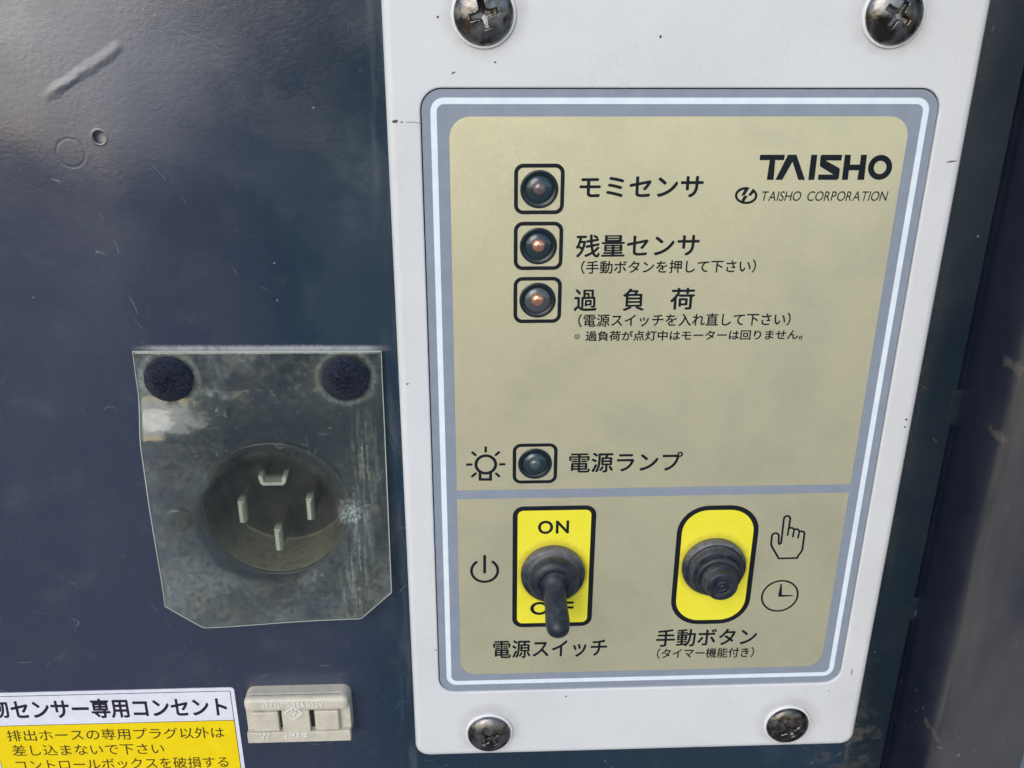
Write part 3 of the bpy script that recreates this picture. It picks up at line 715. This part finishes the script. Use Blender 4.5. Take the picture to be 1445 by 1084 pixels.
# small knocks in the white plastic
mb = MB()
for (u, v, a, b, r) in ((557.5, 171.5, .55, .3, .2), (567, 172.5, .2, .15, 0), (1343, 228, 1.0, .16, .1), (1279, 592, .28, .25, 0), (1277, 602.5, .22, .2, 0), (614.5, 917.5, .3, .12, .3), (799, 982.8, .22, .2, 0), (699, 88, .2, .16, 0), (618, 24, .25, .22, 0), (575, 542, .3, .15, .2), (1202, 948, .12, .9, .1), (579, 172.5, .9, .06, 0), (590, 173.5, .8, .05, -.1), (640, 103, .4, .14, .4), (1170, 975, .3, .1, -.3), (932, 52, .3, .2, 1)):
    x, y = P(u, v, 3.0); p = [(x+a*math.cos(t_)*math.cos(r)-b*math.sin(t_)*math.sin(r), y+a*math.cos(t_)*math.sin(r)+b*math.sin(t_)*math.cos(r), 3.012) for t_ in [2*math.pi*q/10 for q in range(10)]]
    p = [(px+random.uniform(-.04, .04), py+random.uniform(-.04, .04), h) for px, py, h in p]; mb.add(p, [tuple(range(10))])
sm = child(mb, 'scuff_mark', MARK, PAN, PL); sm['kind'] = 'stuff'

# ================================================================== ROUND INLET SOCKET
SL = (-35.6, -83.0, 0)
S = thing('power_inlet', 'round recessed black plug inlet with four metal blades behind the clear cover', 'power inlet', SL)
mb = MB(); lathe(mb, [(15.0, .4), (14.7, .2), (14.6, -1.5), (14.3, -11.2), (14.0, -11.8), (0.01, -11.8)], n=96, smooth=False); mb.obj('well', SOCK, S)
mb = MB(); lathe(mb, fine([(16.3, 0.0), (16.25, .5), (15.95, .8), (15.5, .85), (15.1, .7), (14.9, .2), (14.8, -.8)], 4), n=96); mb.obj('rim', RIM, S)
def blade(x, y, wx, wy, h0=-11.8, h1=-.3):
    mb = MB(); c = .55
    l0 = [(x-wx/2, y-wy/2), (x+wx/2, y-wy/2), (x+wx/2, y+wy/2), (x-wx/2, y+wy/2)]
    sx_, sy_ = (.45, 1) if wx < wy else (1, .45); sx2, sy2 = (.5, .78) if wx < wy else (.78, .5)
    l1 = [(x+(a-x)*sx2, y+(b-y)*sy2) for a, b in l0]
    loft(mb, [at_h(l0, h0), at_h(l0, h1-c*1.6), at_h(l1, h1)], cap1=True); mb.v = [(a-SL[0], b-SL[1], h) for a, b, h in mb.v]
    return mb.obj('blade', BRASS, S)
blade(-42.9, -84.0, 1.35, 5.2); blade(-28.6, -83.6, 1.35, 5.2); blade(-35.9, -91.0, 1.4, 5.4)
mb = MB(); loops = []
U = [(-3.0, 1.7), (-2.75, .25), (-2.2, -.45), (2.2, -.45), (2.75, .25), (3.0, 1.7), (2.1, 1.7), (1.95, .55), (1.7, .35), (-1.7, .35), (-1.95, .55), (-2.1, 1.7)]
loft(mb, [[(x, y+6.1, -11.8) for x, y in U], [(x, y+6.1, -.7) for x, y in U], [(x*.95, y*.85+6.1, -.35) for x, y in U]]); fill(mb, [(x*.95, y*.85+6.1) for x, y in U], [], -.35); mb.obj('ground_pin', BRASS, S)
def small_screw(x, y, mat):
    mb = MB(); lathe(mb, fine([(2.9, 0), (2.85, .5), (2.3, .95), (1.2, 1.15), (.6, 1.1), (.5, .7), (0, .6)], 3), n=32); return mb.obj('mounting_screw', mat, S, (x-SL[0], y-SL[1], 0.02))
small_screw(-55.9, -84.6, RIM); small_screw(-15.9, -84.0, RIM)

# ================================================================== CLEAR COVER
FL = (-35.6, -47, 0)
FLP = thing('clear_cover', 'clouded clear plastic flap with clipped lower corners hanging over the round inlet', 'plastic flap', FL)
def sst(t_): t_ = min(1, max(0, t_)); return t_*t_*(3-2*t_)
def fh(x, y):
    lw = sst((-30-x)/26)
    h = 1.05+.35*sst((-47-y)/6)+(3.1*lw)*sst((-54.0-y)/12.5)+1.9*sst((-60-y)/46)-(1.5*lw)*sst((-74-y)/30)
    h += .35*math.sin((x+60)/9)*sst((-60-y)/40)
    return h+1.2*sst((-95-y)/16)*(1-.5*lw)
mb = MB(); nx, ny = 64, 84; vs = []; 
for j in range(ny+1):
    t_ = j/ny
    for i in range(nx+1):
        s = i/nx; x = -59.4+(47.9)*s; yt = -46.7-.5*s
        cl, cr_ = 7.6, 6.9
        yb = -108.5+.4*s
        if x < -59.4+cl: yb = yb+5.5*(1-(x+59.4)/cl)
        if x > -11.5-cr_: yb = yb+6.2*((x-(-11.5-cr_))/cr_)
        y = yt+(yb-yt)*t_; vs.append((x-FL[0]-.3*t_, y-FL[1], fh(x, y)))
fs = [(j*(nx+1)+i, (j+1)*(nx+1)+i, (j+1)*(nx+1)+i+1, j*(nx+1)+i+1) for j in range(ny) for i in range(nx)]
mb.add(vs, fs, True)
sh = mb.obj('sheet', FLAP, FLP)
sm_ = sh.modifiers.new('thickness', 'SOLIDIFY'); sm_.thickness = .00035; sm_.offset = -1
# cut edge of the sheet, polished and bright
EDGE = simple('cut_edge', (.52, .55, .48), .35)
per = [j*(nx+1) for j in range(ny+1)]+[ny*(nx+1)+i for i in range(1, nx+1)]+[j*(nx+1)+nx for j in range(ny-1, -1, -1)]+[i for i in range(nx-1, 0, -1)]
mb = MB(); pp = [vs[k] for k in per]; n = len(pp)
for k in range(n):
    a, b = pp[k], pp[(k+1) % n]; cxx, cyy = .12, 0
    mb.add([(a[0], a[1], a[2]-.36), (b[0], b[1], b[2]-.36), (b[0], b[1], b[2]+.04), (a[0], a[1], a[2]+.04)], [(0, 1, 2, 3)])
    da = Vector((a[0], a[1]+30, 0)).normalized()*.17; db = Vector((b[0], b[1]+30, 0)).normalized()*.17
    mb.add([(a[0], a[1], a[2]+.04), (b[0], b[1], b[2]+.04), (b[0]-db.x, b[1]-db.y, b[2]+.04), (a[0]-da.x, a[1]-da.y, a[2]+.04)], [(0, 1, 2, 3)])
mb.obj('cut_edge', EDGE, FLP)
for x, y in ((-53.1, -52.35), (-18.85, -52.6)):
    mb = MB(); lathe(mb, fine([(4.6, 0), (4.66, .5), (4.3, 1.3), (3.1, 2.0), (1.6, 2.3), (0, 2.4)], 5), n=56)
    fp = mb.obj('fastener_pad', FELT, FLP, (x-FL[0], y-FL[1], 1.15))
    mb = MB(); rnd = random.Random(int(abs(x)))
    for q in range(1500):     # short fibres of the hook pile
        r = 4.35*math.sqrt(rnd.random()); t_ = rnd.uniform(0, 6.283); a = rnd.uniform(0, 6.283); ln = rnd.uniform(.18, .55)
        px, py = r*math.cos(t_), r*math.sin(t_); hh = 2.35*math.sqrt(max(0, 1-(r/4.75)**2)); dx, dy = ln*math.cos(a), ln*math.sin(a); wx, wy = -.022*math.sin(a), .022*math.cos(a)
        if math.hypot(px+dx, py+dy) > 4.42: continue
        mb.add([(px-wx, py-wy, hh), (px+wx, py+wy, hh), (px+dx*.6+wx, py+dy*.6+wy, hh+.22), (px+dx, py+dy, hh+.1), (px+dx*.6-wx, py+dy*.6-wy, hh+.22)], [(0, 1, 2, 3, 4)])
    pf_ = mb.obj('pile', FELT, fp); pf_['kind'] = 'stuff'

# ================================================================== STICKER
LL = P(165, 1040, 0)+(0,)
STK = thing('warning_sticker', 'yellow sticker with a white heading strip, at the lower left corner', 'sticker', LL)
sx0, sx1, sy1, sy0 = P(0, 1071, 0)[0]-.9, -49.3, -129.25, -181
def srect(a, b, c, d, r, h, mat, nm):
    mb = MB(); mb.add(at_h(rrect(a, b, c, d, r, 6), h), [tuple(range(28))]); return child(mb, nm, mat, STK, LL)
mb = MB(); loft(mb, [at_h(rrect(sx0, sy0, sx1, sy1, .9, 6), h) for h in (0.0, .16)], cap1=True); child(mb, 'backing', LABW, STK, LL)
lx0, lx1, ly1, hy = sx0+.85, sx1-.85, sy1-.85, P(331.8, 1015.4, 0)[1]
srect(lx0, sy0+.8, lx1, ly1, .25, .19, LABK, 'outline')
srect(lx0+.14, hy+.08, lx1-.14, ly1-.14, .15, .22, LABW, 'heading_strip')
srect(lx0+.14, sy0+1, lx1-.14, hy-.08, .15, .22, LABY, 'yellow_field')
HS = .25
text('センサー専用コンセント', (15.0, 1001.6), (320.3, 997.2), 23.2, HS, LABK, STK, org=LL[:2], rnd=0, bold=.026, vfix=(-.03, .80))
g0, g1 = P(15, 1001.7, HS), P(320.3, 997.2, HS); pit = (g1[0]-g0[0])/10.86
def mmtext(body, x0, yc, x1, hmm, **k):
    a = glyph(body, 0, .026, .022); mb = MB(); s = (x1-x0)/(a[3]-a[2]); sy = hmm/(a[5]-a[4])
    mb.add([((p[0]-a[2])*s+x0-LL[0], (p[1]-(a[4]+a[5])/2)*sy+yc-LL[1], 0) for p in a[0]], a[1]); return mb.obj('lettering', LABK, STK, (0, 0, HS))
mmtext('籾', g0[0]-pit*1.02, g0[1]+.1, g0[0]-pit*.10, 4.9)
text('排出ホースの専用プラグ以外は', (9.7, 1038.5), (316.2, 1033.6), 14.8, HS, LABB, STK, org=LL[:2], rnd=0, bold=.002, vfix=(-.05, .83))
text('差し込まないで下さい', (17.0, 1059.3), (231.3, 1056.2), 14.8, HS, LABB, STK, org=LL[:2], rnd=0, bold=.002, vfix=(-.05, .83))
text('コントロールボックスを破損する', (22.3, 1080.3), (322, 1074.8), 14.8, HS, LABB, STK, org=LL[:2], rnd=0, bold=.002, vfix=(-.05, .83))

# ================================================================== BEIGE OUTLET
OL = (-34.6, -135.5, 0)
OUT = thing('flat_outlet', 'small beige two slot power outlet beside the yellow sticker', 'outlet', OL)
HO = 4.5; ox, oy = 11.75, 6.25
mb = MB(); loops = []
for o, h in ((-.15, 0), (-.1, HO-2.0), (0, HO-1.7), (0.0, HO-1.5)): loops.append(at_h(rrect(-ox+o, -oy+o, ox-o, oy-o, 2.0, 6), h))
loft(mb, loops, cap1=True, smooth=False); mb.obj('housing', BEIGE, OUT)
mb = MB(); box(mb, -ox, ox, 2.45, oy, HO-1.6, HO, 1.15); mb.obj('upper_bar', BEIGE, OUT)
mb = MB(); box(mb, -ox, ox, -oy, -3.3, HO-1.6, HO, .2); mb.obj('lower_bar', BEIGE, OUT)
mb = MB(); box(mb, -3.4, 2.7, -3.6, 2.8, HO-1.6, HO-.02); mb.obj('bridge', BEIGE, OUT)
for a, b in ((-10.1, -4.3), (3.9, 9.3)):
    mb = MB(); box(mb, a, b, -3.15, 2.3, HO-1.6, HO-.25, .25); bl = mb.obj('contact_block', BEIGE, OUT)
for a, b in ((-4.25, -3.42), (2.72, 3.6)):
    mb = MB(); box(mb, a, b, -3.1, 2.3, HO-1.58, HO-1.45); mb.obj('slot', DARKSLOT, OUT)
HT = HO+.03
def otext(body, pl, pr, hpx, **k): return text(body, pl, pr, hpx, HT, BEIGE2, OUT, org=OL[:2], lat=.13, rnd=0, **k)
def emboss(o):
    m = o.modifiers.new('relief', 'SOLIDIFY'); m.thickness = .0004; m.offset = 0; return o
emboss(otext('JET-JEC', (369.5, 995.6), (408.5, 995.0), 7.2, bold=.02)); emboss(otext('15A-125V', (415.5, 994.9), (456, 994.1), 7.2, bold=.02))
emboss(otext('JIMBO', (401.5, 1039.2), (434, 1038.2), 6.4, bold=.02)); emboss(otext('W', (367.5, 1039.0), (381.5, 1038.8), 10, bold=-.01))
dm = [P(320+x/7.225, 940+y/7.225, HT) for x, y in ((590, 478), (680, 415), (772, 476), (686, 542))]
mb = MB(); stroke(mb, dm, .22, HT, closed=True); emboss(child(mb, 'diamond_mark', BEIGE2, OUT, OL))
emboss(otext('PS', (409.5, 1004), (418.6, 1003.8), 4.6)); emboss(otext('E', (412.5, 1009.2), (416.5, 1009.1), 3.8))

# ================================================================== hedge behind the photographer (seen only in reflections)
mb = MB(); rnd = random.Random(3)
for k in range(3000):
    x = rnd.uniform(-1500, 600); y = rnd.uniform(-1100, 700+300*math.sin(x/300)); h = 5200+rnd.uniform(0, 900)
    s = rnd.uniform(50, 110); a = rnd.uniform(0, 6.28); b = rnd.uniform(-.9, .9)
    mb.add([(x-s*math.cos(a), y-s*math.sin(a), h), (x-s*.4*math.sin(a), y+s*.4*math.cos(a), h+s*b), (x+s*math.cos(a), y+s*math.sin(a), h), (x+s*.4*math.sin(a), y-s*.4*math.cos(a), h-s*b)], [(0, 1, 2, 3)])
hg = mb.obj('hedge', LEAF); hg['kind'] = 'stuff'; hg['label'] = 'leafy green hedge across the yard'
bpy.data.objects.remove(_to); bpy.data.curves.remove(_tc)
